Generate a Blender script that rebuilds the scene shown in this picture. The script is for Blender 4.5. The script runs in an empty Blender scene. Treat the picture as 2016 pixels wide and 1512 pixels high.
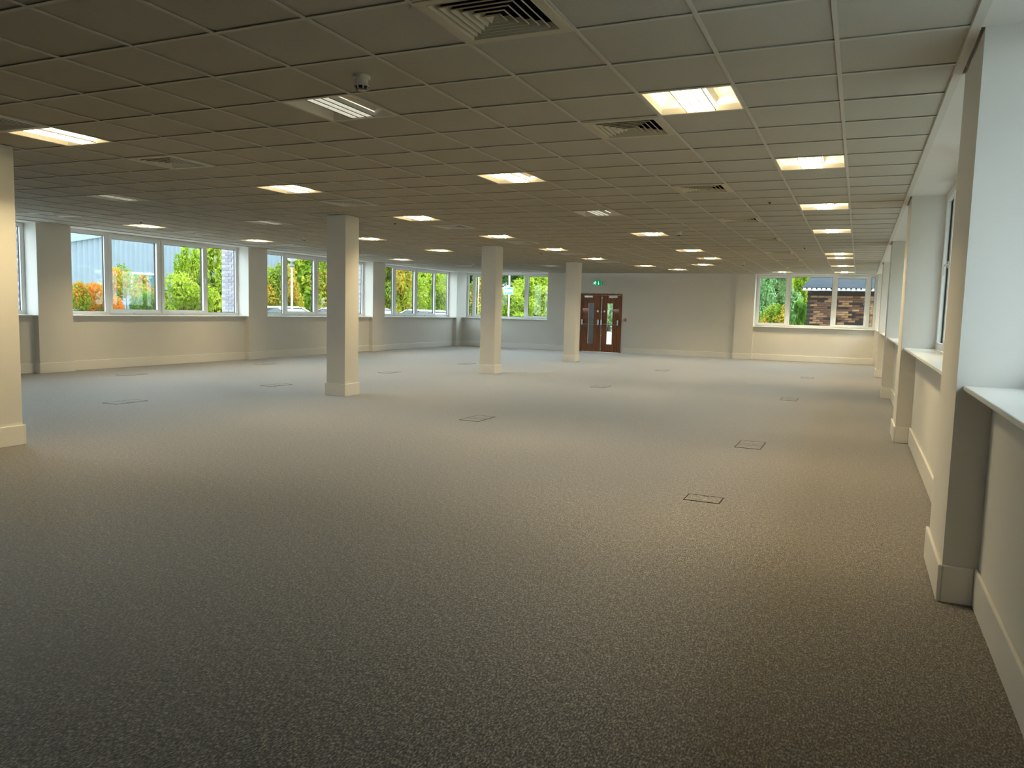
import bpy, math, random
import numpy as np
from mathutils import Vector, Matrix

S = bpy.context.scene
COL = S.collection
random.seed(7)

# ------------------------------------------------------------------ camera, sky, exposure
CAM = (0.7913, -3.7848, 1.4224)
FPX, YAW, PITCH, ROLL = 1516.26, 0.41977, -0.0953, 0.02588
def make_camera():
    cy, sy, cp, sp = math.cos(YAW), math.sin(YAW), math.cos(PITCH), math.sin(PITCH)
    f = Vector((-sy*cp, cy*cp, sp)); r = Vector((cy, sy, 0)); u = r.cross(f)
    cr, sr = math.cos(ROLL), math.sin(ROLL)
    r2 = cr*r + sr*u; u2 = -sr*r + cr*u
    cam = bpy.data.cameras.new('camera')
    cam.sensor_fit = 'HORIZONTAL'; cam.sensor_width = 36.0
    cam.lens = FPX/2016.0*36.0
    cam.clip_start = 0.05; cam.clip_end = 500
    o = bpy.data.objects.new('camera', cam); COL.objects.link(o)
    m = Matrix((r2, u2, -f)).transposed().to_4x4(); m.translation = Vector(CAM)
    o.matrix_world = m
    S.camera = o
make_camera()

W = bpy.data.worlds.new('overcast_sky'); S.world = W; W.use_nodes = True
bg = W.node_tree.nodes['Background']
bg.inputs[0].default_value = (0.84, 0.925, 1.0, 1); bg.inputs[1].default_value = 4.3
S.view_settings.view_transform = 'Standard'; S.view_settings.look = 'None'
S.view_settings.gamma = 1.0; S.view_settings.use_curve_mapping = False
S.view_settings.exposure = 0.64
S.cycles.use_denoising = True
S.cycles.max_bounces = 10; S.cycles.diffuse_bounces = 6; S.cycles.transparent_max_bounces = 16
S.cycles.sample_clamp_indirect = 6.0
S.cycles.use_light_tree = True
LAMP_COL = (1.0, 0.77, 0.42)
LAMP_ON, LAMP_SIDE, LAMP_DIM = 182.0, 2.4, 1.6

# ------------------------------------------------------------------ materials
MATS = {}
def nodes_of(m):
    m.use_nodes = True
    return m.node_tree, m.node_tree.nodes['Principled BSDF']
def mat(name, col, rough=0.6, metal=0.0, spec=0.5, var=0.0, vscale=6.0, bump=0.0, bscale=200.0, coat=0.0):
    if name in MATS: return MATS[name]
    m = bpy.data.materials.new(name); t, b = nodes_of(m)
    b.inputs['Roughness'].default_value = rough; b.inputs['Metallic'].default_value = metal
    b.inputs['Specular IOR Level'].default_value = spec
    b.inputs['Coat Weight'].default_value = coat
    tc = t.nodes.new('ShaderNodeTexCoord')
    n = t.nodes.new('ShaderNodeTexNoise'); n.inputs['Scale'].default_value = vscale; n.inputs['Detail'].default_value = 4
    t.links.new(tc.outputs['Object'], n.inputs['Vector'])
    r = t.nodes.new('ShaderNodeValToRGB'); r.color_ramp.elements[0].position = 0.3; r.color_ramp.elements[1].position = 0.7
    lo = [max(0, c*(1-var)) for c in col]; hi = [min(1, c*(1+var)) for c in col]
    r.color_ramp.elements[0].color = (*lo, 1); r.color_ramp.elements[1].color = (*hi, 1)
    t.links.new(n.outputs['Fac'], r.inputs['Fac']); t.links.new(r.outputs['Color'], b.inputs['Base Color'])
    if bump:
        n2 = t.nodes.new('ShaderNodeTexNoise'); n2.inputs['Scale'].default_value = bscale; n2.inputs['Detail'].default_value = 3
        t.links.new(tc.outputs['Object'], n2.inputs['Vector'])
        bp = t.nodes.new('ShaderNodeBump'); bp.inputs['Strength'].default_value = bump; bp.inputs['Distance'].default_value = 0.004
        t.links.new(n2.outputs['Fac'], bp.inputs['Height']); t.links.new(bp.outputs['Normal'], b.inputs['Normal'])
    MATS[name] = m
    return m
def emat(name, col, strength):
    m = bpy.data.materials.new(name); m.use_nodes = True; t = m.node_tree
    t.nodes.clear()
    e = t.nodes.new('ShaderNodeEmission'); e.inputs[0].default_value = (*col, 1); e.inputs[1].default_value = strength
    o = t.nodes.new('ShaderNodeOutputMaterial'); t.links.new(e.outputs[0], o.inputs[0])
    MATS[name] = m
    return m
def glass_mat(name, tint=(0.93, 0.97, 0.96), ior=1.45):
    m = bpy.data.materials.new(name); m.use_nodes = True; t = m.node_tree; t.nodes.clear()
    tr = t.nodes.new('ShaderNodeBsdfTransparent'); tr.inputs[0].default_value = (*tint, 1)
    gl = t.nodes.new('ShaderNodeBsdfGlossy'); gl.inputs['Roughness'].default_value = 0.02
    lw = t.nodes.new('ShaderNodeLayerWeight')
    pw = t.nodes.new('ShaderNodeMath'); pw.operation = 'POWER'; pw.inputs[1].default_value = 5.0
    t.links.new(lw.outputs['Facing'], pw.inputs[0])
    fr = t.nodes.new('ShaderNodeMath'); fr.operation = 'MULTIPLY_ADD'; fr.inputs[1].default_value = 0.9; fr.inputs[2].default_value = 0.03
    t.links.new(pw.outputs[0], fr.inputs[0])
    mx = t.nodes.new('ShaderNodeMixShader'); o = t.nodes.new('ShaderNodeOutputMaterial')
    t.links.new(fr.outputs[0], mx.inputs[0]); t.links.new(tr.outputs[0], mx.inputs[1]); t.links.new(gl.outputs[0], mx.inputs[2])
    t.links.new(mx.outputs[0], o.inputs[0])
    return m
def carpet_mat():
    m = bpy.data.materials.new('carpet_loop_pile'); t, b = nodes_of(m)
    tc = t.nodes.new('ShaderNodeTexCoord')
    mp = t.nodes.new('ShaderNodeMapping'); mp.inputs['Scale'].default_value = (1.0, 0.45, 1.0)
    t.links.new(tc.outputs['Object'], mp.inputs['Vector'])
    n = t.nodes.new('ShaderNodeTexNoise'); n.inputs['Scale'].default_value = 150; n.inputs['Detail'].default_value = 2.0; n.inputs['Roughness'].default_value = 0.6
    t.links.new(mp.outputs[0], n.inputs['Vector'])
    nm = t.nodes.new('ShaderNodeTexNoise'); nm.inputs['Scale'].default_value = 46; nm.inputs['Detail'].default_value = 3; nm.inputs['Roughness'].default_value = 0.7
    t.links.new(mp.outputs[0], nm.inputs['Vector'])
    mm = t.nodes.new('ShaderNodeMix'); mm.data_type = 'FLOAT'; mm.inputs['Factor'].default_value = 0.28
    t.links.new(n.outputs['Fac'], mm.inputs[2]); t.links.new(nm.outputs['Fac'], mm.inputs[3])
    r = t.nodes.new('ShaderNodeValToRGB'); e = r.color_ramp.elements
    e[0].position = 0.40; e[0].color = (0.012, 0.010, 0.007, 1)
    e[1].position = 0.62; e[1].color = (0.45, 0.39, 0.30, 1)
    x = r.color_ramp.elements.new(0.47); x.color = (0.080, 0.069, 0.054, 1)
    x = r.color_ramp.elements.new(0.54); x.color = (0.19, 0.162, 0.124, 1)
    t.links.new(mm.outputs[0], r.inputs['Fac'])
    t.links.new(r.outputs['Color'], b.inputs['Base Color'])
    b.inputs['Roughness'].default_value = 0.62; b.inputs['Specular IOR Level'].default_value = 0.35
    b.inputs['Sheen Weight'].default_value = 0.75; b.inputs['Sheen Roughness'].default_value = 0.4
    bp = t.nodes.new('ShaderNodeBump'); bp.inputs['Strength'].default_value = 0.6; bp.inputs['Distance'].default_value = 0.004
    t.links.new(mm.outputs[0], bp.inputs['Height']); t.links.new(bp.outputs['Normal'], b.inputs['Normal'])
    return m
def wood_mat():
    m = bpy.data.materials.new('dark_mahogany_veneer'); t, b = nodes_of(m)
    tc = t.nodes.new('ShaderNodeTexCoord'); mp = t.nodes.new('ShaderNodeMapping'); mp.inputs['Scale'].default_value = (22, 22, 1.1)
    t.links.new(tc.outputs['Object'], mp.inputs['Vector'])
    n = t.nodes.new('ShaderNodeTexNoise'); n.inputs['Scale'].default_value = 1.6; n.inputs['Detail'].default_value = 6; n.inputs['Distortion'].default_value = 0.8
    t.links.new(mp.outputs[0], n.inputs['Vector'])
    r = t.nodes.new('ShaderNodeValToRGB'); e = r.color_ramp.elements
    e[0].position = 0.3; e[0].color = (0.11, 0.028, 0.005, 1); e[1].position = 0.72; e[1].color = (0.37, 0.13, 0.032, 1)
    t.links.new(n.outputs['Fac'], r.inputs['Fac']); t.links.new(r.outputs['Color'], b.inputs['Base Color'])
    b.inputs['Roughness'].default_value = 0.38
    return m
def leaf_mat(name, stops):
    m = bpy.data.materials.new(name); m.use_nodes = True; t = m.node_tree; t.nodes.clear()
    a = t.nodes.new('ShaderNodeAttribute'); a.attribute_name = 'tone'
    r = t.nodes.new('ShaderNodeValToRGB'); e = r.color_ramp.elements
    e[0].position = stops[0][0]; e[0].color = (*stops[0][1], 1)
    e[1].position = stops[-1][0]; e[1].color = (*stops[-1][1], 1)
    for p, c in stops[1:-1]:
        x = r.color_ramp.elements.new(p); x.color = (*c, 1)
    t.links.new(a.outputs['Fac'], r.inputs['Fac'])
    d = t.nodes.new('ShaderNodeBsdfDiffuse'); tl = t.nodes.new('ShaderNodeBsdfTranslucent')
    t.links.new(r.outputs['Color'], d.inputs[0]); t.links.new(r.outputs['Color'], tl.inputs[0])
    mx = t.nodes.new('ShaderNodeMixShader'); mx.inputs[0].default_value = 0.4
    t.links.new(d.outputs[0], mx.inputs[1]); t.links.new(tl.outputs[0], mx.inputs[2])
    o = t.nodes.new('ShaderNodeOutputMaterial'); t.links.new(mx.outputs[0], o.inputs[0])
    return m

M_WALL = mat('white_matt_paint', (0.78, 0.77, 0.73), 0.75, spec=0.3, var=0.012, vscale=2.5, bump=0.06, bscale=160)
M_SKIRT = mat('white_gloss_paint', (0.88, 0.87, 0.83), 0.35, var=0.01)
M_TILE = mat('mineral_ceiling_tile', (0.56, 0.55, 0.49), 0.95, spec=0.1, var=0.03, vscale=60, bump=0.25, bscale=260)
M_TEE = mat('painted_tee_bar', (0.66, 0.65, 0.60), 0.5, var=0.01)
M_TEEG = mat('grid_tee_enamel', (0.64, 0.63, 0.57), 0.55, var=0.01)
M_UPVC = mat('white_window_plastic', (0.84, 0.86, 0.85), 0.3, var=0.01)
M_SILL = mat('white_sill_laminate', (0.85, 0.86, 0.84), 0.22, var=0.01)
M_GASKET = mat('black_rubber_gasket', (0.012, 0.012, 0.013), 0.5)
M_GLASS = glass_mat('window_glass')
M_CARPET = carpet_mat()
M_WOOD = wood_mat()
M_STEEL = mat('brushed_steel', (0.62, 0.62, 0.60), 0.28, metal=1.0, var=0.03)
M_DARK = mat('dark_plenum_and_blade_shade', (0.015, 0.014, 0.012), 0.9, spec=0.0)
M_VENT = mat('cream_vent_enamel', (0.62, 0.58, 0.44), 0.45, var=0.02)
M_VENTW = mat('white_vent_frame', (0.78, 0.78, 0.74), 0.45, var=0.01)
M_REFL = mat('luminaire_white_enamel', (0.86, 0.84, 0.77), 0.4, var=0.005)
M_LOUV = mat('luminaire_louvre', (0.86, 0.86, 0.83), 0.3, metal=0.0, var=0.005)
M_LAMP = emat('fluorescent_lamp_lit', LAMP_COL, LAMP_ON)
M_LAMPS = emat('lamp_side_slot_lit', LAMP_COL, LAMP_SIDE)
M_LAMPD = emat('fluorescent_lamp_dimmed', (1.0, 0.95, 0.8), LAMP_DIM)
M_PLASTIC = mat('ivory_plastic', (0.74, 0.73, 0.66), 0.35)
M_BLACK = mat('black_plastic', (0.02, 0.02, 0.02), 0.4)
M_BOXRIM = mat('floor_box_rim', (0.022, 0.020, 0.017), 0.5)
M_CONC = mat('pale_paving', (0.55, 0.53, 0.48), 0.9, var=0.15, vscale=3)
M_GRASS = mat('rough_grass', (0.16, 0.24, 0.06), 0.95, var=0.4, vscale=2)
M_TARMAC = mat('grey_tarmac', (0.22, 0.22, 0.22), 0.95, var=0.15, vscale=2)

# ------------------------------------------------------------------ helpers
class MB:
    def __init__(s): s.v = []; s.f = []
    def box(s, a, b):
        x0, y0, z0 = a; x1, y1, z1 = b; n = len(s.v)
        s.v += [(x0,y0,z0),(x1,y0,z0),(x1,y1,z0),(x0,y1,z0),(x0,y0,z1),(x1,y0,z1),(x1,y1,z1),(x0,y1,z1)]
        s.f += [(n,n+3,n+2,n+1),(n+4,n+5,n+6,n+7),(n,n+1,n+5,n+4),(n+1,n+2,n+6,n+5),(n+2,n+3,n+7,n+6),(n+3,n,n+4,n+7)]
        return s
    def quad(s, *p):
        n = len(s.v); s.v += list(p); s.f.append(tuple(range(n, n+len(p)))); return s
    def prism(s, poly, h0, h1, axis=2):
        # poly: list of 2D points (counter-clockwise), extruded along axis
        def P(p, h):
            return {0: (h, p[0], p[1]), 1: (p[0], h, p[1]), 2: (p[0], p[1], h)}[axis]
        n = len(s.v); k = len(poly)
        s.v += [P(p, h0) for p in poly] + [P(p, h1) for p in poly]
        s.f += [tuple(n+k-1-i for i in range(k)), tuple(n+k+i for i in range(k))]
        s.f += [(n+i, n+(i+1) % k, n+k+(i+1) % k, n+k+i) for i in range(k)]
        return s
    def frame(s, u0, u1, z0, z1, w, v0, v1):
        # rectangular ring in the x/z plane, thickness along y
        s.box((u0, v0, z0), (u1, v1, z0+w)); s.box((u0, v0, z1-w), (u1, v1, z1))
        s.box((u0, v0, z0+w), (u0+w, v1, z1-w)); s.box((u1-w, v0, z0+w), (u1, v1, z1-w)); return s
    def lathe(s, prof, c=(0, 0, 0), seg=20):
        n = len(s.v); k = len(prof)
        for i in range(seg):
            a = 2*math.pi*i/seg
            s.v += [(c[0]+r*math.cos(a), c[1]+r*math.sin(a), c[2]+z) for r, z in prof]
        for i in range(seg):
            j = (i+1) % seg
            for q in range(k-1):
                s.f.append((n+i*k+q, n+j*k+q, n+j*k+q+1, n+i*k+q+1))
        return s
    def tube(s, pts, r, seg=10, r1=None):
        n = len(s.v); m = len(pts); pts = [Vector(p) for p in pts]
        for i, p in enumerate(pts):
            d = (pts[min(i+1, m-1)]-pts[max(i-1, 0)]).normalized()
            a = d.orthogonal().normalized(); b = d.cross(a)
            rr = r if r1 is None else r+(r1-r)*i/(m-1)
            s.v += [tuple(p+rr*(math.cos(2*math.pi*k/seg)*a+math.sin(2*math.pi*k/seg)*b)) for k in range(seg)]
        for i in range(m-1):
            for k in range(seg):
                k2 = (k+1) % seg
                s.f.append((n+i*seg+k, n+i*seg+k2, n+(i+1)*seg+k2, n+(i+1)*seg+k))
        s.f.append(tuple(n+k for k in reversed(range(seg)))); s.f.append(tuple(n+(m-1)*seg+k for k in range(seg)))
        return s
    def mesh(s, name, m, smooth=False):
        me = bpy.data.meshes.new(name); me.from_pydata(s.v, [], s.f)
        me.materials.append(m)
        if smooth:
            me.polygons.foreach_set('use_smooth', [True]*len(me.polygons))
            me.set_sharp_from_angle(angle=math.radians(35))
        me.update(); return me
    def build(s, name, m, parent=None, smooth=False, loc=None, bevel=0):
        o = bpy.data.objects.new(name, s.mesh(name, m, smooth)); COL.objects.link(o)
        if parent: o.parent = parent
        if loc: o.location = loc
        if bevel:
            b = o.modifiers.new('bevel', 'BEVEL'); b.width = bevel; b.segments = 2; b.limit_method = 'ANGLE'
        return o
def place(name, me, parent=None, loc=(0, 0, 0), rz=0.0, scale=None):
    o = bpy.data.objects.new(name, me); COL.objects.link(o); o.parent = parent; o.location = loc; o.rotation_euler = (0, 0, rz)
    if scale: o.scale = scale
    return o
def empty(name, loc=(0, 0, 0), rz=0.0, parent=None):
    o = bpy.data.objects.new(name, None); COL.objects.link(o); o.location = loc; o.rotation_euler = (0, 0, rz); o.parent = parent
    o.empty_display_size = 0.1
    return o
def tag(o, label, cat, group=None):
    o['label'] = label; o['category'] = cat
    if group: o['group'] = group
    return o
def struct(o, label=None):
    o['kind'] = 'structure'
    if label: o['label'] = label
    return o
def copy_tree(o, parent=None):
    c = o.copy(); COL.objects.link(c); c.parent = parent
    for ch in o.children: copy_tree(ch, c)
    return c
ORD = ['nearest', 'second', 'third', 'fourth', 'fifth', 'sixth', 'seventh', 'eighth', 'ninth', 'tenth', 'eleventh']

# ------------------------------------------------------------------ dimensions
H = 2.831
T = 0.6
XR, XRK, XRW = 1.255, 1.415, 1.60          # right wall: pier face, knee wall face, window inner face
XL, XLK, XLW = -13.31, -13.45, -13.66      # left wall
YF, YFP, YFW = 22.95, 22.82, 23.25         # far wall: door wall / knee face, pier face, window inner face
YB = -6.0
SK, ST = 0.193, 0.019                      # skirting height, thickness
SILL = 1.11
R_PIERS = [(-6.2, -2.0), (0.61, 1.38), (6.18, 6.95), (11.72, 12.45), (17.25, 17.95), (22.75, 23.4)]
L_PIERS = [(-6.2, 1.02), (5.85, 6.55), (11.35, 12.03), (16.82, 17.50), (22.42, 23.4)]
F_PIERS = [(-9.74, -9.02), (-3.0, -2.40)]

# ------------------------------------------------------------------ floor, ground
struct(MB().box((XLW-0.1, YB, -0.12), (XRW+0.1, YFW+0.05, 0.0)).build('floor', M_CARPET), 'grey brown flecked loop pile carpet covering the office floor')
gr = MB().box((-90, -40, -0.5), (60, 90, -0.13)).build('ground_outside', mat('light_concrete_ground', (0.34, 0.34, 0.33), 0.95, var=0.12, vscale=1.5)); struct(gr, 'pale concrete car park ground outside the building')

# ------------------------------------------------------------------ ceiling
ceil = empty('ceiling', (0, 0, 0)); struct(ceil, 'suspended ceiling of pale square mineral tiles in a white grid')
I0, I1, J0, J1 = -22, 2, -10, 38            # tile index range
lights_on = [(-1,2),(0,6),(0,11),(0,16),(0,24),(0,26),(0,31),(0,36),
             (-5,6),(-5,16),(-5,22),(-5,26),(-6,30),(-8,34),(-3,36),(-9,31),
             (-10,1),(-10,6),(-10,11),(-10,16),(-10,21),(-10,26),
             (-15,16),(-15,21),(-20,11),(-20,16),(-20,26)]
lights_dim = [(-5,1),(-5,11),(-15,6),(-15,11),(-14,31),(-19,31)]
vents = [(-2,-1),(-2,3),(-2,8),(-2,13),(-2,18),(-2,23),(-2,27),(-2,32),
         (-10,0),(-10,3),(-10,8),(-10,13),(-10,18),(-10,23),(-10,28),
         (-20,8),(-20,13),(-20,18),(-20,23)]
holes = set(lights_on+lights_dim+vents)
tile_me = MB().box((-0.297, -0.297, 0.0), (0.297, 0.297, 0.015)).mesh('ceiling_tile', M_TILE)
cells = []
for i in range(I0, I1):
    for j in range(J0, J1):
        if (i, j) in holes: continue
        x, y = (i+.5)*T, (j+.5)*T
        # distance along the viewing direction, to find those that show largest
        d = math.hypot(x-CAM[0], y-CAM[1]); fw = (x-CAM[0])*(-math.sin(YAW))+(y-CAM[1])*math.cos(YAW)
        cells.append((d if fw > 1.5 else 1e3+d, x, y))
cells.sort()
rest = MB(); rr = random.Random(3)
for k, (d, x, y) in enumerate(cells):
    if k < 300:
        place('ceiling_tile', tile_me, ceil, (x, y, H+0.008+rr.uniform(0, .002)))
    else:
        rest.box((x-.297, y-.297, H+0.008), (x+.297, y+.297, H+0.023))
o = rest.build('ceiling_tiles_beyond', M_TILE, ceil); o['kind'] = 'stuff'
MB().box((XLW-.1, YB, H+0.32), (XRW+.1, YFW+.05, H+0.42)).build('slab', M_DARK, ceil)
mainbar = MB().box((-0.012, YB, 0), (0.012, J1*T, 0.003)).box((-0.002, YB, .003), (0.002, J1*T, .03)).mesh('main_tee', M_TEEG)
for i in range(I0, I1+1):
    place('main_tee', mainbar, ceil, (i*T, 0, H))
crossbar = MB().box((I0*T, -0.012, 0), (I1*T, 0.012, 0.003)).box((I0*T, -.002, .003), (I1*T, .002, .03)).mesh('cross_tee', M_TEEG)
for j in range(J0, J1+1):
    place('cross_tee', crossbar, ceil, (0, j*T, H+0.0008))
# perimeter trims between the grid and the walls
struct(MB().box((1.192, YB, H-0.012), (1.236, YFP, H+0.03)).build('trim_1', M_TEE), 'white edge trim along the right side of the ceiling')
struct(MB().box((XL-0.02, YB, H-0.006), (-13.19, YFP, H+0.03)).build('trim_2', M_TEE), 'white edge trim along the left side of the ceiling')
struct(MB().box((-13.2, 22.79, H-0.006), (1.2, YFP+.01, H+0.03)).build('trim_3', M_TEE), 'white edge trim along the far end of the ceiling')

# ------------------------------------------------------------------ walls
def wall_pieces(name, label, pieces):
    w = struct(empty(name), label)
    for pn, a, b in pieces: MB().box(a, b).build(pn, M_WALL, w)
    return w
def bays(piers):
    return [(piers[k][1], piers[k+1][0]) for k in range(len(piers)-1)]
pc = [('pier', (XR, a, 0), (XRW+.14, b, H+0.05)) for a, b in R_PIERS]
for a, b in bays(R_PIERS):
    pc += [('knee_wall', (XRK, a, 0), (XRW+.14, b, SILL-.026)), ('soffit', (1.236, a, H-.004), (XRW+.14, b, H+.06))]
wall_pieces('wall_right', 'white wall of projecting piers and deep window bays on the right', pc)
pc = [('pier', (XLW-.1, a, 0), (XL, b, H+.05)) for a, b in L_PIERS]
for a, b in bays(L_PIERS):
    pc += [('knee_wall', (XLW-.1, a, 0), (XLK, b, SILL-.026)), ('soffit', (XLW-.1, a, H-.004), (XL-.02, b, H+.06))]
wall_pieces('wall_left', 'white wall of projecting piers and window bays on the left', pc)
DX0, DX1, DZ = -8.49, -6.93, 2.105
pc = [('pier', (a, YFP, 0), (b, YFW+.1, H+.05)) for a, b in F_PIERS]
pc += [('knee_wall', (XL, YF, 0), (-9.74, YFW+.1, SILL-.026)), ('soffit', (XL, YFP+.01, H-.004), (-9.74, YFW+.1, H+.06)),
       ('knee_wall', (-2.40, YF, 0), (XR, YFW+.1, SILL-.026)), ('soffit', (-2.40, YFP+.01, H-.004), (XR, YFW+.1, H+.06)),
       ('wall_panel', (-9.02, YF, 0), (DX0, YFW+.1, H+.05)), ('wall_panel', (DX1, YF, 0), (-3.0, YFW+.1, H+.05)),
       ('lintel_panel', (DX0, YF, DZ), (DX1, YFW+.1, H+.05))]
wall_pieces('wall_far', 'white far wall with piers, two window bays and the fire doors', pc)
struct(MB().box((XLW-.1, YB-.15, -.1), (XRW+.14, YB, H+.05)).build('wall_back', M_WALL), 'plain white wall behind the camera')

# skirting boards
def skirt_run(name, label, segs):
    w = struct(empty(name), label)
    for a, b in segs:
        m = MB().box((a[0], a[1], 0.0), (b[0], b[1], SK))
        m.build('skirting_board', M_SKIRT, w, bevel=0.007)
segs = []
for a, b in R_PIERS[:-1]:
    segs.append(((XR-ST, a-ST), (XR, b+ST)))
    segs.append(((XR, a-ST), (XRK-ST, a))); segs.append(((XR, b), (XRK-ST, b+ST)))
for a, b in bays(R_PIERS): segs.append(((XRK-ST, a), (XRK, b)))
skirt_run('baseboard_right', 'tall white skirting stepping around the right hand piers', segs)
segs = []
for a, b in L_PIERS:
    segs.append(((XL, a-ST), (XL+ST, b+ST)))
    segs.append(((XLK+ST, a-ST), (XL, a))); segs.append(((XLK+ST, b), (XL, b+ST)))
for a, b in bays(L_PIERS): segs.append(((XLK, a), (XLK+ST, b)))
skirt_run('baseboard_left', 'tall white skirting stepping around the left hand piers', segs)
segs = []
for a, b in F_PIERS:
    segs.append(((a-ST, YFP-ST), (b+ST, YFP)))
    segs.append(((a-ST, YFP), (a, YF-ST))); segs.append(((b, YFP), (b+ST, YF-ST)))
segs += [((XL+ST, YF-ST), (-9.74-ST, YF)), ((-2.40+ST, YF-ST), (XRK-ST, YF)), ((-9.02+ST, YF-ST), (DX0-.06, YF)), ((DX1+.06, YF-ST), (-3.0-ST, YF))]
skirt_run('baseboard_far', 'tall white skirting along the far wall', segs)

# ------------------------------------------------------------------ windows
WCOUNT = [0]
def handle_parts(parent, u, z, d):
    # espagnolette handle with its base plate; d: +1 lever points down
    MB().box((u-.014, -.040, z-.035), (u+.014, -.026, z+.035)).build('handle_plate', M_UPVC, parent, bevel=.003)
    MB().tube([(u, -.038, z), (u, -.063, z), (u, -.066, z-.02*d), (u, -.066, z-.115*d)], .0085, 8).build('handle', M_UPVC, parent, smooth=True)
def make_window(label, loc, rz, L, layout, z0=SILL, z1=H-.006, sill_depth=0.30, sill_in=(0.0, 0.0)):
    WCOUNT[0] += 1
    w = struct(empty('window_%d' % WCOUNT[0], loc, rz), label)
    fw = .058
    MB().frame(0, L, z0, z1, fw, 0, .075).build('frame', M_UPVC, w, bevel=.004)
    MB().box((sill_in[0], -sill_depth, z0-.026), (L-sill_in[1], .0, z0-.001)).build('sill', M_SILL, w, bevel=.006)
    u = 0
    for k, (wd, kind) in enumerate(layout):
        a, b = u, u+wd
        la = a+(fw if k == 0 else .042); lb = b-(fw if k == len(layout)-1 else .042)
        if k: MB().box((a-.042, 0.001, z0+fw), (a+.042, .075, z1-fw)).build('mullion', M_UPVC, w, bevel=.003)
        if kind == 'F':
            bead = .018
            MB().frame(la-.002, lb+.002, z0+fw-.002, z1-fw+.002, bead, .006, .065).build('glazing_bead', M_UPVC, w)
            MB().frame(la+bead-.002, lb-bead+.002, z0+fw+bead-.002, z1-fw-bead+.002, .009, .045, .062).build('gasket', M_GASKET, w)
            MB().box((la+bead, .052, z0+fw+bead), (lb-bead, .058, z1-fw-bead)).build('pane', M_GLASS, w)
        else:
            sw = .07
            s = MB().frame(la-.012, lb+.012, z0+fw-.012, z1-fw+.012, sw, -.026, .07).build('sash', M_UPVC, w, bevel=.004)
            MB().frame(la+sw-.014, lb-sw+.014, z0+fw+sw-.014, z1-fw-sw+.014, .010, .030, .064).build('gasket', M_GASKET, s)
            MB().box((la+sw-.008, .054, z0+fw+sw-.008), (lb-sw+.008, .060, z1-fw-sw+.008)).build('pane', M_GLASS, s)
            hu = (la+.02) if kind == 'CL' else (lb-.02)
            handle_parts(s, hu, (z0+z1)/2+.02, 1)
            c = (a+b)/2
            MB().box((c-.05, -.035, z0+.018), (c+.05, -.0005, z0+.05)).box((c-.03, -.045, z0+.024), (c+.03, -.035, z0+.044)).build('restrictor_latch', M_UPVC, w, bevel=.003)
            MB().box((c-.06, -.012, z1-.04), (c+.06, -.0005, z1-.012)).build('trickle_vent', M_UPVC, w, bevel=.003)
        u = b
    return w
lnames = ['left wall window half hidden by the nearest column', 'left wall window looking onto the orange bushes',
          'left wall window behind the second column', 'left wall window nearest the far corner']
for k, (a, b) in enumerate(bays(L_PIERS)):
    L = b-a; c = (L-2.12)/2
    make_window('white four light '+lnames[k], (XLW, a, 0), math.pi/2, L, [(1.06, 'F'), (c, 'CL'), (c, 'CR'), (1.06, 'F')], sill_depth=XL-XLW-.03)
rnames = ['right hand window beside the camera', 'right hand window between the two nearest piers', 'right hand window between second and third piers',
          'right hand window between third and fourth piers', 'right hand window next to the far corner']
for k, (a, b) in enumerate(bays(R_PIERS)):
    L = b-a; c = (L-2.12)/2
    make_window('white four light '+rnames[k], (XRW, b, 0), -math.pi/2, L, [(1.06, 'F'), (c, 'CL'), (c, 'CR'), (1.06, 'F')] if L > 4 else [(L/2, 'F'), (L/2, 'CR')], sill_depth=XRW-XR-.03)
LF = -9.74-XL
make_window('white window on the far wall left of the fire doors', (XL, YFW, 0), 0, LF, [(.30, 'F'), (1.0, 'CL'), (1.21, 'F'), (LF-2.51, 'CL')], sill_depth=YFW-YFP-.03)
LF = XR-(-2.40)
make_window('white window on the far wall looking onto the brick shed', (-2.40, YFW, 0), 0, LF, [(1.03, 'CR'), (1.37, 'F'), (1.02, 'CL'), (LF-3.42, 'F')], sill_depth=YFW-YFP-.03)

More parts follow.
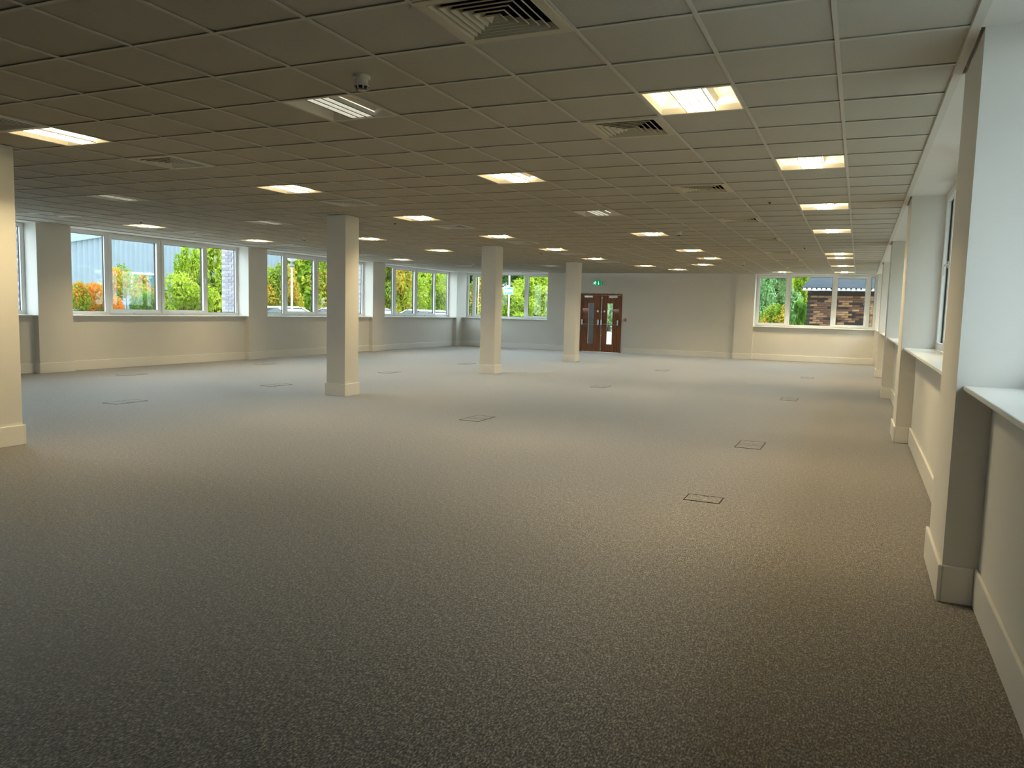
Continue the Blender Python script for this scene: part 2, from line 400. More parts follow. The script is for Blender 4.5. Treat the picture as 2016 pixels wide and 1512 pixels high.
# ------------------------------------------------------------------ double fire doors
door = struct(empty('door_1', (0, YF, 0)), 'dark wooden double fire doors with tall vision panels and push bars')
m = MB(); jw = .055
m.box((DX0, -.012, 0), (DX0+jw, .16, DZ)); m.box((DX1-jw, -.012, 0), (DX1, .16, DZ)); m.box((DX0+jw, -.012, DZ-jw), (DX1-jw, .16, DZ))
m.build('door_frame', M_WOOD, door, bevel=.004)
dc = (DX0+DX1)/2
def door_leaf(x0, x1, px0, px1, hinge):
    pz0, pz1 = .29, 1.765
    lf = MB()
    lf.box((x0, .012, .012), (px0, .056, DZ-jw-.004)); lf.box((px1, .012, .012), (x1, .056, DZ-jw-.004))
    lf.box((px0, .012, .012), (px1, .056, pz0)); lf.box((px0, .012, pz1), (px1, .056, DZ-jw-.004))
    o = lf.build('door_leaf', M_WOOD, door)
    MB().frame(px0-.012, px1+.012, pz0-.012, pz1+.012, .018, .006, .062).build('glazing_bead', M_WOOD, o, bevel=.003)
    MB().box((px0, .030, pz0), (px1, .037, pz1)).build('vision_pane', M_GLASS, o)
    # panic push bar
    b0, b1 = x0+.05, x1-.06
    p = MB().tube([(b0, -.075, 1.0), (b1, -.075, 1.0)], .014, 10); p.build('push_bar', M_STEEL, o, smooth=True)
    for bx in (b0, b1):
        MB().box((bx-.026, -.095, .975), (bx+.026, .012, 1.17)).build('push_bar_housing', M_STEEL, o, bevel=.006)
    # overhead closer with its arm
    cx0 = x1-.42 if hinge > 0 else x0+.10
    MB().box((cx0, -.05, 1.955), (cx0+.32, .012, 2.03)).build('door_closer', M_STEEL, o, bevel=.006)
    MB().box((cx0+.1, -.055, 1.935), (cx0+.125, -.02, 1.955)).build('closer_arm', M_STEEL, o)
    return o
M_SIGNW = mat('notice_white', (0.82, 0.76, 0.74), 0.4); M_SIGNR = mat('notice_red', (0.50, 0.14, 0.13), 0.4)
M_SIGNG = emat('exit_sign_lit_green', (0.0, 0.21, 0.085), 0.8); M_SIGNWH = mat('exit_sign_white', (0.85, 0.88, 0.84), 0.35)
la = door_leaf(DX0+jw+.003, dc-.002, -8.19, -7.97, -1)
lb = door_leaf(dc+.002, DX1-jw-.003, -7.48, -7.27, 1)
MB().tube([(dc+.03, -.006, .03), (dc+.03, -.006, 2.0)], .008, 8).build('bolt_rod', M_STEEL, lb, smooth=True)
for z in (.12, .6, 1.45, 1.95): MB().box((dc+.014, -.016, z-.02), (dc+.046, .012, z+.02)).build('rod_guide', M_STEEL, lb, bevel=.003)
def notice(o, x0, z0):
    MB().box((x0, .004, z0), (x0+.20, .0115, z0+.075)).build('notice_lower_band', M_SIGNR, o)
    MB().box((x0, .004, z0+.075), (x0+.20, .0115, z0+.15)).build('notice_plate', M_SIGNW, o)
    for k in range(3):
        MB().box((x0+.03+k*.05, .002, z0+.10), (x0+.065+k*.05, .0042, z0+.125)).build('notice_mark', M_SIGNR, o)
notice(la, -8.40, 1.415); notice(lb, -7.245, 1.41)
for o, x in ((la, -7.83), (lb, -7.58)):
    MB().lathe([(0, 0), (.035, 0), (.035, .004), (0, .004)], seg=20).build('fire_door_disc', M_STEEL, o, loc=(x, .011, 1.47)).rotation_euler = (math.pi/2, 0, 0)

# exit sign above the doors
es = tag(empty('exit_sign', (-7.83, YF, 2.395)), 'green and white running man exit sign above the dark double doors', 'sign')
MB().box((-.205, -.05, -.02), (.205, -.001, .175)).build('sign_case', M_SIGNWH, es, bevel=.006)
MB().box((-.195, -.054, 0.0), (.115, -.0495, .165)).build('green_panel', M_SIGNG, es)
MB().box((.125, -.054, .01), (.185, -.0495, .155)).build('doorway_symbol', MATS['exit_sign_white'], es)
MB().box((.140, -.0555, .02), (.172, -.0535, .145)).build('doorway_opening', mat('sign_grey', (.45, .5, .47), .4), es)
rm = MB()
y0, y1 = -.0565, -.0535
def limb(p, q, w):
    d = Vector((q[0]-p[0], q[1]-p[1])); n = Vector((-d.y, d.x)).normalized()*w/2
    rm.prism([(p[0]+n.x, p[1]+n.y), (p[0]-n.x, p[1]-n.y), (q[0]-n.x, q[1]-n.y), (q[0]+n.x, q[1]+n.y)], y0, y1, 1)
limb((-.112, .118), (-.130, .075), .026); limb((-.130, .078), (-.100, .055), .018); limb((-.100, .058), (-.112, .018), .015)
limb((-.130, .078), (-.150, .05), .018); limb((-.150, .052), (-.182, .046), .015); limb((-.114, .116), (-.085, .09), .012)
limb((-.085, .09), (-.07, .108), .011); limb((-.116, .114), (-.150, .112), .012); limb((-.150, .112), (-.165, .088), .011)
rm.prism([(-.100+.014*math.cos(a), .142+.014*math.sin(a)) for a in [k*math.pi/5 for k in range(10)]], y0, y1, 1)
M_SIGNL = emat('exit_sign_lit_white', (.8, 1.0, .88), 0.75)
rm.build('running_man', M_SIGNL, es)
ar = MB().box((.005, y0, .06), (.019, y1, .145)); ar.prism([(.012, .02), (.045, .065), (-.021, .065)], y0, y1, 1)
ar.build('down_arrow', M_SIGNL, es)
# break glass call point
cp = tag(empty('fire_call_point', (-6.80, YF, 1.185)), 'small red break glass fire call point right of the double doors', 'call point')
MB().box((-.045, -.05, -.045), (.045, 0, .045)).build('case', mat('call_point_red', (.45, .03, .03), .35), cp, bevel=.006)
MB().box((-.028, -.053, -.012), (.028, -.0495, .014)).build('glass_window', M_SIGNW, cp)

# ------------------------------------------------------------------ columns
CW = 0.356
cl = ['white square column cut off at the left edge', 'white square column second from the camera, cool on one side and warm on the other',
      'white square column third from the camera, in front of the far left window', 'white square column farthest away, beside the fire doors']
for k, y in enumerate((1.046-CW, 6.205, 11.666, 17.053)):
    c = tag(empty('column', (-6.563-CW/2, y+CW/2, 0)), cl[k], 'column', 'free standing columns')
    h = CW/2
    MB().box((-h, -h, 0.001), (h, h, H)).build('shaft', M_WALL, c, bevel=.004)
    for a, b in (((-h-ST, -h-ST), (h+ST, -h)), ((-h-ST, h), (h+ST, h+ST)), ((-h-ST, -h), (-h, h)), ((h, -h), (h+ST, h))):
        MB().box((a[0], a[1], .001), (b[0], b[1], SK)).build('skirting', M_SKIRT, c, bevel=.004)

# ------------------------------------------------------------------ ceiling luminaires
def lamp_meshes(lit):
    R = {}
    m = MB(); w = .293
    m.box((-w, -w, 0.0), (-w+.014, w, .012)); m.box((w-.014, -w, 0), (w, w, .012))
    m.box((-w+.014, -w, 0), (w-.014, -w+.014, .012)); m.box((-w+.014, w-.014, 0), (w-.014, w, .012))
    R['frame'] = m.mesh('frame', M_REFL)
    # curved wing reflectors, each side of the louvre
    for s in (-1, 1):
        m = MB(); pts = []
        for k in range(11):
            a = k/10; ang = math.pi*(1.0-a)
            pts.append((s*(.19-.09*math.cos(math.pi*a)), .012+.075*math.sin(math.pi*a)**.8 + .03*(1-a)))
        for k in range(10):
            p, q2 = pts[k], pts[k+1]
            m.quad((p[0], -.279, p[1]), (q2[0], -.279, q2[1]), (q2[0], .279, q2[1]), (p[0], .279, p[1]))
        R['wing_reflector', s] = m.mesh('wing_reflector', M_REFL, True)
    for s in (-1, 1):
        R['end_plate', s] = MB().quad((-.28, s*.279, .001), (.28, s*.279, .001), (.28, s*.255, .13), (-.28, s*.255, .13)).mesh('end_plate', M_REFL)
    R['housing'] = MB().box((-.284, -.284, .131), (.284, .284, .135)).mesh('housing', M_REFL)
    # louvre strips: three rows of cells
    for k in range(3):
        m = MB(); x0 = -.099+k*.066
        m.box((x0+.001, -.27, .004), (x0+.0035, .27, .036)); m.box((x0+.0625, -.27, .004), (x0+.065, .27, .036))
        for c in range(15):
            y = -.266+c*.038
            m.box((x0+.0035, y-.001, .006), (x0+.0625, y+.001, .034))
        R['louvre', k] = m.mesh('louvre', M_LOUV)
    for k in range(4): R['divider', k] = MB().box((-.1015+k*.066, -.27, .0005), (-.0965+k*.066, .27, .0042)).mesh('divider', M_BOXRIM)
    R['lamp'] = MB().quad((-.098, -.27, .0365), (-.098, .27, .0365), (.098, .27, .0365), (.098, -.27, .0365)).mesh('lamp', M_LAMP if lit else M_LAMPD)
    if lit:
        for s in (-1, 1):
            x = s*.1005
            R['side_slot', s] = MB().quad((x, -.26, .012), (x, .26, .012), (x, .26, .034), (x, -.26, .034)).mesh('side_slot', M_LAMPS)
    return R
def make_lamp(lit):
    t = empty('ceiling_light')
    for k, me in lamp_meshes(lit).items():
        place(k if isinstance(k, str) else k[0], me, t)
    return t
rows = {0: 'row along the right wall', -1: 'row along the right wall', -5: 'row left of the cream vents', -10: 'row over the columns', -15: 'row left of the columns', -20: 'row beside the left windows'}
special = {(-1, 2): 'lit recessed ceiling light largest in view, right of the vents near the camera',
           (-6, 30): 'lit recessed ceiling light set half a bay off the middle row, near the far wall',
           (-8, 34): 'lit recessed ceiling light closest to the far wall, right of the exit sign',
           (-3, 36): 'lit recessed ceiling light touching the head of the far right window',
           (-9, 31): 'lit recessed ceiling light near the last column and exit sign',
           (0, 24): 'lit recessed ceiling light, nearer of the close pair by the right wall',
           (0, 26): 'lit recessed ceiling light, farther of the close pair by the right wall',
           (0, 31): 'lit recessed ceiling light last but one along the right wall',
           (0, 36): 'lit recessed ceiling light farthest along the right wall',
           (-5, 1): 'dim recessed ceiling light with grey wings beside the nearest smoke detector',
           (-5, 11): 'dim recessed ceiling light with grey wings in the middle of the ceiling',
           (-15, 6): 'dim recessed ceiling light with grey wings, upper left near the windows',
           (-15, 11): 'dim recessed ceiling light with grey wings just left of the second column',
           (-14, 31): 'dim recessed ceiling light above the far left window',
           (-19, 31): 'dim recessed ceiling light in the far left corner'}
cnt = {}
protos = {True: make_lamp(True), False: make_lamp(False)}
used = {True: False, False: False}
for lit, lst in ((True, lights_on), (False, lights_dim)):
    for (i, j) in lst:
        o = protos[lit] if not used[lit] else copy_tree(protos[lit]); used[lit] = True
        o.location = ((i+.5)*T, (j+.5)*T, H+.001)
        if (i, j) in special: lab = special[i, j]
        else:
            cnt[i] = cnt.get(i, 0)+1
            lab = 'lit recessed ceiling light, %s in the %s' % (ORD[cnt[i]-1], rows[i])
        tag(o, lab, 'ceiling light', 'recessed ceiling lights')

# ------------------------------------------------------------------ four way air vents
def make_vent(frame_m, blade_m):
    t = empty('air_vent')
    w = .293; f = .05
    MB().box((-w, -w, 0), (-w+f, w, .01)).box((w-f, -w, 0), (w, w, .01)).box((-w+f, -w, 0), (w-f, -w+f, .01)).box((-w+f, w-f, 0), (w-f, w, .01)).build('frame', frame_m, t)
    n = 6
    for k in range(n):
        ro = (w-f-.004)*(1-k/n)+.004; ri = ro-.027
        z0, z1 = -.002-.001*k, .030-.001*k
        m = MB()
        for q in range(4):
            def rot(x, y, z):
                for _ in range(q): x, y = -y, x
                return (x, y, z)
            rl = ro-.0025
            m.quad(rot(-ro, -ro, z0+.006), rot(ro, -ro, z0+.006), rot(ro, -ro, z0), rot(-ro, -ro, z0))
            m.quad(rot(-ro, -ro, z0), rot(ro, -ro, z0), rot(rl, -rl, z0), rot(-rl, -rl, z0))
            m.quad(rot(-rl, -rl, z0), rot(rl, -rl, z0), rot(ri, -ri, z1), rot(-ri, -ri, z1))
            m.quad(rot(-ro, -ro, z0+.006), rot(-ri, -ri, z1+.002), rot(ri, -ri, z1+.002), rot(ro, -ro, z0+.006))
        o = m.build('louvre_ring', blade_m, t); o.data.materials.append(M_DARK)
        for pi in range(3, 16, 4): o.data.polygons[pi].material_index = 1  # upper blade faces coloured dark to stand in for shade inside the plenum
    m = MB(); a = .036
    for q in range(4):
        c = [(-a, -a), (a, -a), (a, a), (-a, a)]
        p, r2 = c[q], c[(q+1) % 4]
        m.quad((p[0], p[1], -.006), (r2[0], r2[1], -.006), (0, 0, .03))
    m.build('centre_pyramid', blade_m, t)
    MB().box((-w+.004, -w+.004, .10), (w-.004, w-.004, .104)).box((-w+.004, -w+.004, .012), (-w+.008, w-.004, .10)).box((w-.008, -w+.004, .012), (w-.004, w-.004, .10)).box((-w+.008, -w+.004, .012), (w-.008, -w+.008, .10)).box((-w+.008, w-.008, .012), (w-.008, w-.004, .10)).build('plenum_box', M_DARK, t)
    return t
vrows = {-2: 'line of cream vents', -10: 'line over the columns', -20: 'line beside the left windows'}
vp = {}; vc = {}
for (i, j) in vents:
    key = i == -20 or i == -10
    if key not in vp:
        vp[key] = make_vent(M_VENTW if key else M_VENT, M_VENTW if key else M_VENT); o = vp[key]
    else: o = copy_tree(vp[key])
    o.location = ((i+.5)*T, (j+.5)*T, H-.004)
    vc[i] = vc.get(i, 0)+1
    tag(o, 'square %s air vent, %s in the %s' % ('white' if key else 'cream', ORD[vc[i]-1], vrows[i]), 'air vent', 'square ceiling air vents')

# ------------------------------------------------------------------ smoke detectors and small sensors
def make_detector():
    t = empty('smoke_detector')
    MB().lathe([(0, 0), (.053, 0), (.053, -.012), (.047, -.020), (.042, -.020), (0, -.020)], seg=24).build('base', M_PLASTIC, t, smooth=True)
    MB().lathe([(.040, -.019), (.041, -.052), (.046, -.058), (.046, -.066), (.030, -.066)], seg=24).build('body', M_PLASTIC, t, smooth=True)
    MB().lathe([(.043, -.0655), (.036, -.078), (0, -.078)], seg=24).build('sensing_slots', M_BLACK, t, smooth=True)
    for k in range(8):
        a = k*math.pi/4
        MB().tube([(.045*math.cos(a), .045*math.sin(a), -.064), (.038*math.cos(a), .038*math.sin(a), -.081), (.022*math.cos(a), .022*math.sin(a), -.088)], .0045, 6).build('cage_rib', M_PLASTIC, t)
    MB().lathe([(0, -.092), (.014, -.091), (.025, -.086), (.025, -.080), (0, -.080)], seg=20).build('cap', M_STEEL, t, smooth=True)
    return t
dl = ['ivory smoke detector hanging above the dim light near the camera', 'ivory smoke detector left of the second column',
      'ivory smoke detector beside a lit light in the middle distance', 'ivory smoke detector near the far wall, left of the right window', 'ivory smoke detector in the far left corner above the windows']
for k, (i, j) in enumerate([(-3.5, .5), (-16.5, 15.5), (-3.5, 15.9), (-3.5, 29.2), (-17.5, 30.4)]):
    if k == 0: dp = make_detector(); o = dp
    else: o = copy_tree(dp)
    o.location = (i*T, j*T, H+.008); tag(o, dl[k], 'smoke detector', 'ceiling smoke detectors')
def make_sensor():
    t = empty('ceiling_sensor')
    MB().lathe([(0, 0), (.032, 0), (.030, -.010), (0, -.011)], seg=18).build('rose', M_PLASTIC, t, smooth=True)
    MB().lathe([(.016, -.010), (.016, -.022), (.010, -.028), (0, -.030)], seg=14).build('lens', M_BLACK, t, smooth=True)
    return t
sl = ['small round ceiling sensor on the tile before the third light of the right row', 'small round ceiling sensor right of the second column',
      'small round ceiling sensor between the far right lights and the vents', 'small round ceiling sensor right of the third column', 'small round ceiling sensor above the left window with orange bushes']
for k, (i, j) in enumerate([(-.5, 10.5), (-10.7, 12.3), (-.5, 21.6), (-10.7, 23.2), (-18.5, 10.5)]):
    if k == 0: sp = make_sensor(); o = sp
    else: o = copy_tree(sp)
    o.location = (i*T, j*T, H+.008); tag(o, sl[k], 'ceiling sensor', 'small ceiling sensors')

# ------------------------------------------------------------------ floor boxes
def make_floor_box(single):
    t = empty('floor_box')
    hw, hd = .138, (.108 if single else .262)
    r = .009; z = .0035
    MB().box((-hw, -hd, 0), (hw, -hd+r, z)).box((-hw, hd-r, 0), (hw, hd, z)).box((-hw, -hd+r, 0), (-hw+r, hd-r, z)).box((hw-r, -hd+r, 0), (hw, hd-r, z)).build('rim', M_BOXRIM, t)
    ls = [(-hd+r, hd-r)] if single else [(-hd+r, -.045), (.045, hd-r)]
    if not single:
        MB().box((-hw+r, -.045, 0), (hw-r, .045, .0028)).build('centre_plate', M_CARPET, t)
        MB().box((-hw+r, -.051, 0), (hw-r, -.045, z)).box((-hw+r, .045, 0), (hw-r, .051, z)).build('plate_edge', M_BOXRIM, t)
    for a, b in ls:
        MB().box((-hw+r, a, 0), (hw-r, b, .0026)).build('carpet_lid', M_CARPET, t)
        MB().box((-.022, b-.022, .0026), (.022, b-.008, .0032)).build('lift_slot', M_BLACK, t)
    return t
fl = [(-.225, 2.21, 'nearest in the row close to the right wall'), (-.225, 5.05, 'second in the row close to the right wall'), (-.235, 10.45, 'third in the row close to the right wall'), (-.25, 15.9, 'farthest in the row close to the right wall'),
      (-3.69, 5.18, 'nearest in the row through the middle of the room'), (-3.69, 10.46, 'second in the row through the middle of the room'), (-3.70, 15.7, 'farthest in the row through the middle of the room'),
      (-8.55, 3.82, 'nearest in the row left of the columns'), (-8.54, 6.9, 'second in the row left of the columns'), (-8.53, 10.5, 'third in the row left of the columns'), (-8.51, 14.1, 'farthest in the row left of the columns'),
      (-11.95, 6.75, 'nearest in the row under the left windows'), (-12.0, 10.5, 'farther one in the row under the left windows')]
fb = make_floor_box(False)
for k, (x, y, d) in enumerate(fl):
    o = make_floor_box(True) if k == 0 else (fb if k == 1 else copy_tree(fb))
    o.location = (x, y, 0.0); tag(o, 'carpet lidded floor socket box, '+d, 'floor box', 'floor socket boxes')

# ------------------------------------------------------------------ outside: brick fins of the building
def brick_mesh(l, w, h, m): return MB().box((-l/2, -w/2, -h/2), (l/2, w/2, h/2)).mesh('brick', m)
M_BR = [mat('grey_violet_brick_%d' % k, c, .9, var=.2, vscale=20) for k, c in enumerate([(.30, .29, .34), (.36, .34, .38), (.26, .26, .31)])]
M_MORTAR = mat('pale_mortar', (.42, .41, .42), .95, var=.1, vscale=20)
wo = struct(empty('wall_outer_left'), 'grey violet brick fins outside the left windows')
bm_ = [brick_mesh(.215, .10, .065, m) for m in M_BR]; rr = random.Random(11)
for (a, b) in L_PIERS[1:4]:
    MB().box((XLW-.55, a+.012, -.2), (XLW-.1, b-.012, 3.6)).build('mortar_core', M_MORTAR, wo)
    for c in range(36):
        z = .9+c*.075; off = .1125 if c % 2 else 0
        for q in range(3):
            x = XLW-.1-.1075-q*.225+off
            if x > XLW-.19 or x < XLW-.5: continue
            place('brick', rr.choice(bm_), wo, (x, a+.05, z+.03))
struct(MB().box((XLW-.22, 22.6, -.2), (XLW-.1, 23.6, 3.6)).build('wall_outer_corner', M_BR[0]), 'grey brick corner outside the far left window')
# roof edge over the building so that the sky only enters by the windows
struct(MB().box((XLW-.12, YB-.2, H+.42), (XRW+.2, YFW+.12, H+.8)).build('roof', M_TARMAC), 'flat roof of the office')

# ------------------------------------------------------------------ outside: brick shed
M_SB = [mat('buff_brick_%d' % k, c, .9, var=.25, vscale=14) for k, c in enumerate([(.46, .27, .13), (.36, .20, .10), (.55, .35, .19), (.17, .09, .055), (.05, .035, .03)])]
shed = tag(empty('brick_shed', (-.90, 25.0, -.13)), 'small brown brick shed with dark roof outside the far right window', 'shed')
SW = 6.0
MB().box((.012, .012, 0), (SW, 3.0, 2.50)).build('mortar_core', mat('dark_mortar', (.09, .07, .055), .95), shed)
sbm = [brick_mesh(.215, .10, .065, m) for m in M_SB]; rr = random.Random(5)
for c in range(20):
    z = .99+c*.075+.0325
    for q in range(14):
        x = .1075+q*.225+(.1125 if c % 2 else 0)
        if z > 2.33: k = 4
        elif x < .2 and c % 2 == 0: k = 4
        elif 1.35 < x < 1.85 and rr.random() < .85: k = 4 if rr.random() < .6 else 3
        elif x < 1.35: k = rr.choice([0, 1, 3, 3, 4, 1])
        else: k = rr.choice([0, 0, 1, 2, 2, 3])
        place('brick', sbm[k], shed, (x, .05, z))
MB().box((-.16, -.22, 2.50), (SW, -.14, 2.59)).build('fascia', mat('white_fascia', (.8, .82, .85), .5), shed)
g = MB()
for k in range(40): g.box((-.14+k*.155, -.245, 2.50), (-.04+k*.155, -.22, 2.585))
g.build('fascia_clips', mat('white_clip', (.85, .86, .88), .5), shed)
rf = MB(); rf.v += [(-.18, -.24, 2.60), (SW, -.24, 2.60), (SW, 1.6, 3.25), (.15, 1.6, 3.25), (-.18, -.24, 2.55), (SW, -.24, 2.55), (SW, 1.6, 3.20), (.15, 1.6, 3.20)]
rf.f += [(0, 1, 2, 3), (7, 6, 5, 4), (0, 4, 5, 1), (2, 6, 7, 3), (3, 7, 4, 0), (1, 5, 6, 2)]
rf.build('roof', mat('slate_grey_roof', (.030, .040, .050), .9, spec=.2, var=.15, vscale=5), shed)
tag(MB().tube([(-.85, 28.2, -.13), (-.83, 28.2, 5.5)], .09, 12).build('lamp_column', M_SIGNWH, smooth=True), 'white lamp column rising behind the brick shed roof', 'pole')

# ------------------------------------------------------------------ outside: corrugated warehouse
wh = tag(empty('warehouse', (-32, 17, -.13)), 'pale blue corrugated metal warehouse with a sloping verge seen through the left windows', 'building')
M_CLAD = mat('pale_blue_cladding', (.19, .24, .275), .5, var=.05, vscale=1.5)
def verge(y): return 3.45+.232*y if y < 17 else 3.45+.232*(34-y)
cl_ = MB(); p = .28
y = 0.0
while y < 34:
    for (ya, yb, xa, xb) in ((0, .12, 0, 0), (.12, .16, 0, .05), (.16, .24, .05, .05), (.24, .28, .05, 0)):
        A, B = y+ya, y+yb
        cl_.quad((xa, A, 0), (xb, B, 0), (xb, B, verge(B)), (xa, A, verge(A)))
    y += p
cl_.build('cladding', M_CLAD, wh)
MB().prism([(0, 0), (34, 0), (34, 3.4), (17, 7.35), (0, 3.4)], -18, -.01, 0).build('body', M_CLAD, wh)
MB().prism([(-.4, 3.30), (17, 7.34), (17, 7.95), (-.4, 3.91)], .06, .2, 0).build('verge_fascia', mat('pale_green_fascia', (.22, .27, .26), .5), wh)
MB().prism([(17, 7.34), (34.4, 3.30), (34.4, 3.91), (17, 7.95)], .06, .2, 0).build('verge_fascia', MATS['pale_green_fascia'], wh)
M_WGL = mat('warehouse_dark_glass', (.08, .16, .17), .1)
for y0_, w_, z0_, z1_ in ((6.4, 1.5, 1.75, 2.85), (1.6, .7, 1.6, 2.7), (10.3, 1.0, 1.75, 2.6)):
    f = MB().box((.05, y0_-.09, z0_-.09), (.11, y0_+w_+.09, z0_)).box((.05, y0_-.09, z1_), (.11, y0_+w_+.09, z1_+.09)).box((.05, y0_-.09, z0_), (.11, y0_, z1_)).box((.05, y0_+w_, z0_), (.11, y0_+w_+.09, z1_)).build('window', M_UPVC, wh)
    MB().box((.055, y0_, z0_), (.07, y0_+w_, z1_)).build('window_pane', M_WGL, f)

# ------------------------------------------------------------------ outside: poles and sign
lp = tag(empty('lamp_post', (-15.43, 15.50, -.13)), 'white lamp post with rounded head outside the third left window', 'lamp post')
MB().tube([(0, 0, 0), (0, 0, 2.72)], .038, 12, .03).build('post', M_SIGNWH, lp, smooth=True)
MB().lathe([(0, 2.70), (.085, 2.72), (.10, 2.76), (.05, 2.80), (.04, 2.88), (0, 2.88)], seg=16).build('collar', M_TARMAC, lp, smooth=True)
MB().lathe([(.04, 2.88), (.15, 2.95), (.17, 3.06), (.04, 3.16), (0, 3.17)], seg=18).build('globe', mat('opal_globe', (.6, .68, .7), .3), lp, smooth=True)
sg = tag(empty('sign_post', (-12.45, 25.35, -.13)), 'teal and white site sign on a white pole outside the far left window', 'sign')
MB().tube([(0, 0, 0), (0, 0, 4.2)], .035, 10).build('pole', M_SIGNWH, sg, smooth=True)
MB().box((-.21, -.065, 2.20), (.21, -.045, 2.50)).build('sign_plate', mat('pale_aqua', (.45, .72, .72), .4), sg, bevel=.004)
M_TEAL = mat('teal_print', (.05, .42, .40), .4)
for k, (x0_, x1_, z0_, z1_) in enumerate([(-.18, -.10, 2.42, 2.46), (-.05, .10, 2.42, 2.47), (.13, .18, 2.42, 2.47), (-.18, -.09, 2.25, 2.29), (-.05, .17, 2.24, 2.28)]):
    MB().box((x0_, -.068, z0_), (x1_, -.0645, z1_)).build('sign_mark', M_TEAL, sg)
MB().box((-.06, -.068, 2.30), (.18, -.0645, 2.41)).build('sign_mark', M_SIGNWH, sg)
tag(MB().tube([(-14.7, 27.0, -.13), (-14.7, 27.0, 4.5)], .014, 8).build('thin_pole', mat('tan_pole', (.55, .50, .36), .5), smooth=True), 'thin pale pole among the shrubs left of the site sign', 'pole')

# porch side wall seen through the left vision panel
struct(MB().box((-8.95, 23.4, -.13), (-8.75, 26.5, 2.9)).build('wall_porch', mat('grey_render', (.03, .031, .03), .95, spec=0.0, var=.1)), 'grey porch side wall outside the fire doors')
struct(MB().box((-8.7, 23.36, -.13), (-5.5, 27.5, -.09)).build('path_outside', M_CONC), 'pale paved path outside the fire doors')

struct(MB().box((-9.2, 23.37, 2.9), (-7.2, 26.5, 3.0)).build('added_porch_shade', MATS['grey_render']), 'grey added canopy shading the porch wall outside the fire doors')  # canopy added to keep sky light off the porch wall
struct(MB().box((XRW+.2, YB-.2, H+.12), (XRW+1.0, YFW+.12, H+.40)).build('added_sky_blocker_eaves', M_TARMAC), 'added unseen eaves blocking high sky over the right hand windows')  # unseen overhang added to block high sky and darken the reveal tops
# ------------------------------------------------------------------ outside: planting
def crown_mesh(name, seed, rx, ry, rz, n, leaf, mats, lumps=46, z0=0.0):
    g = np.random.default_rng(seed)
    # lumpy crown: leaf clumps over an ellipsoid, some inside
    d = g.normal(size=(lumps, 3)); d /= np.linalg.norm(d, axis=1)[:, None]
    rad = g.uniform(.55, 1.0, lumps)[:, None]
    c = d*rad*np.array([rx, ry, rz]); c[:, 2] += rz+z0
    k = g.integers(0, lumps, n)
    size = g.uniform(.16, .30, lumps)[k][:, None]*np.array([rx, ry, rz])*1.15
    e = g.normal(size=(n, 3)); e /= np.linalg.norm(e, axis=1)[:, None]
    pos = c[k]+e*size*(g.uniform(.35, 1.0, n)[:, None]**.5)
    keep = pos[:, 2] > .03
    pos = pos[keep]; k = k[keep]; e = e[keep]; n = len(pos)
    nrm = e+g.normal(size=(n, 3))*.7+np.array([0, 0, .5]); nrm /= np.linalg.norm(nrm, axis=1)[:, None]
    t = np.cross(nrm, g.normal(size=(n, 3))); t /= np.linalg.norm(t, axis=1)[:, None]
    b = np.cross(nrm, t)
    s = leaf*g.uniform(.6, 1.2, n)[:, None]
    v = np.empty((n, 4, 3))
    v[:, 0] = pos-t*s; v[:, 1] = pos-b*s*.5+nrm*s*.12; v[:, 2] = pos+t*s; v[:, 3] = pos+b*s*.5+nrm*s*.12
    tone = np.clip(g.uniform(0, 1, lumps)[k]*.6+g.uniform(0, .4, n), 0, 1)
    me = bpy.data.meshes.new(name)
    me.vertices.add(n*4); me.vertices.foreach_set('co', v.reshape(-1))
    me.loops.add(n*4); me.loops.foreach_set('vertex_index', np.arange(n*4, dtype=np.int32))
    me.polygons.add(n); me.polygons.foreach_set('loop_start', np.arange(0, n*4, 4, dtype=np.int32)); me.polygons.foreach_set('loop_total', np.full(n, 4, dtype=np.int32))
    at = me.attributes.new('tone', 'FLOAT', 'FACE'); at.data.foreach_set('value', tone.astype(np.float32))
    me.update(calc_edges=True); me.validate()
    me.materials.append(mats)
    return me
LM_Y = leaf_mat('yellow_green_leaves', [(0, (.05, .12, .01)), (.45, (.24, .36, .03)), (1, (.58, .60, .08))])
LM_G = leaf_mat('mid_green_leaves', [(0, (.025, .07, .015)), (.5, (.09, .20, .03)), (1, (.25, .38, .06))])
LM_D = leaf_mat('dark_green_leaves', [(0, (.015, .04, .012)), (.6, (.05, .11, .025)), (1, (.16, .24, .06))])
LM_O = leaf_mat('orange_berry_leaves', [(0, (.06, .15, .02)), (.35, (.25, .32, .04)), (.55, (.60, .20, .03)), (1, (.75, .14, .03))])
LM_O2 = leaf_mat('orange_tipped_leaves', [(0, (.05, .13, .02)), (.5, (.22, .32, .04)), (.68, (.42, .36, .05)), (.85, (.70, .20, .04)), (1, (.75, .12, .05))])
LM_P = leaf_mat('pale_green_leaves', [(0, (.10, .22, .08)), (.5, (.24, .40, .16)), (1, (.45, .55, .28))])
LM_T = leaf_mat('turning_leaves', [(0, (.08, .18, .02)), (.5, (.28, .36, .05)), (.8, (.55, .38, .05)), (1, (.60, .16, .05))])
M_BARK = mat('brown_bark', (.09, .065, .045), .95, var=.3, vscale=15)
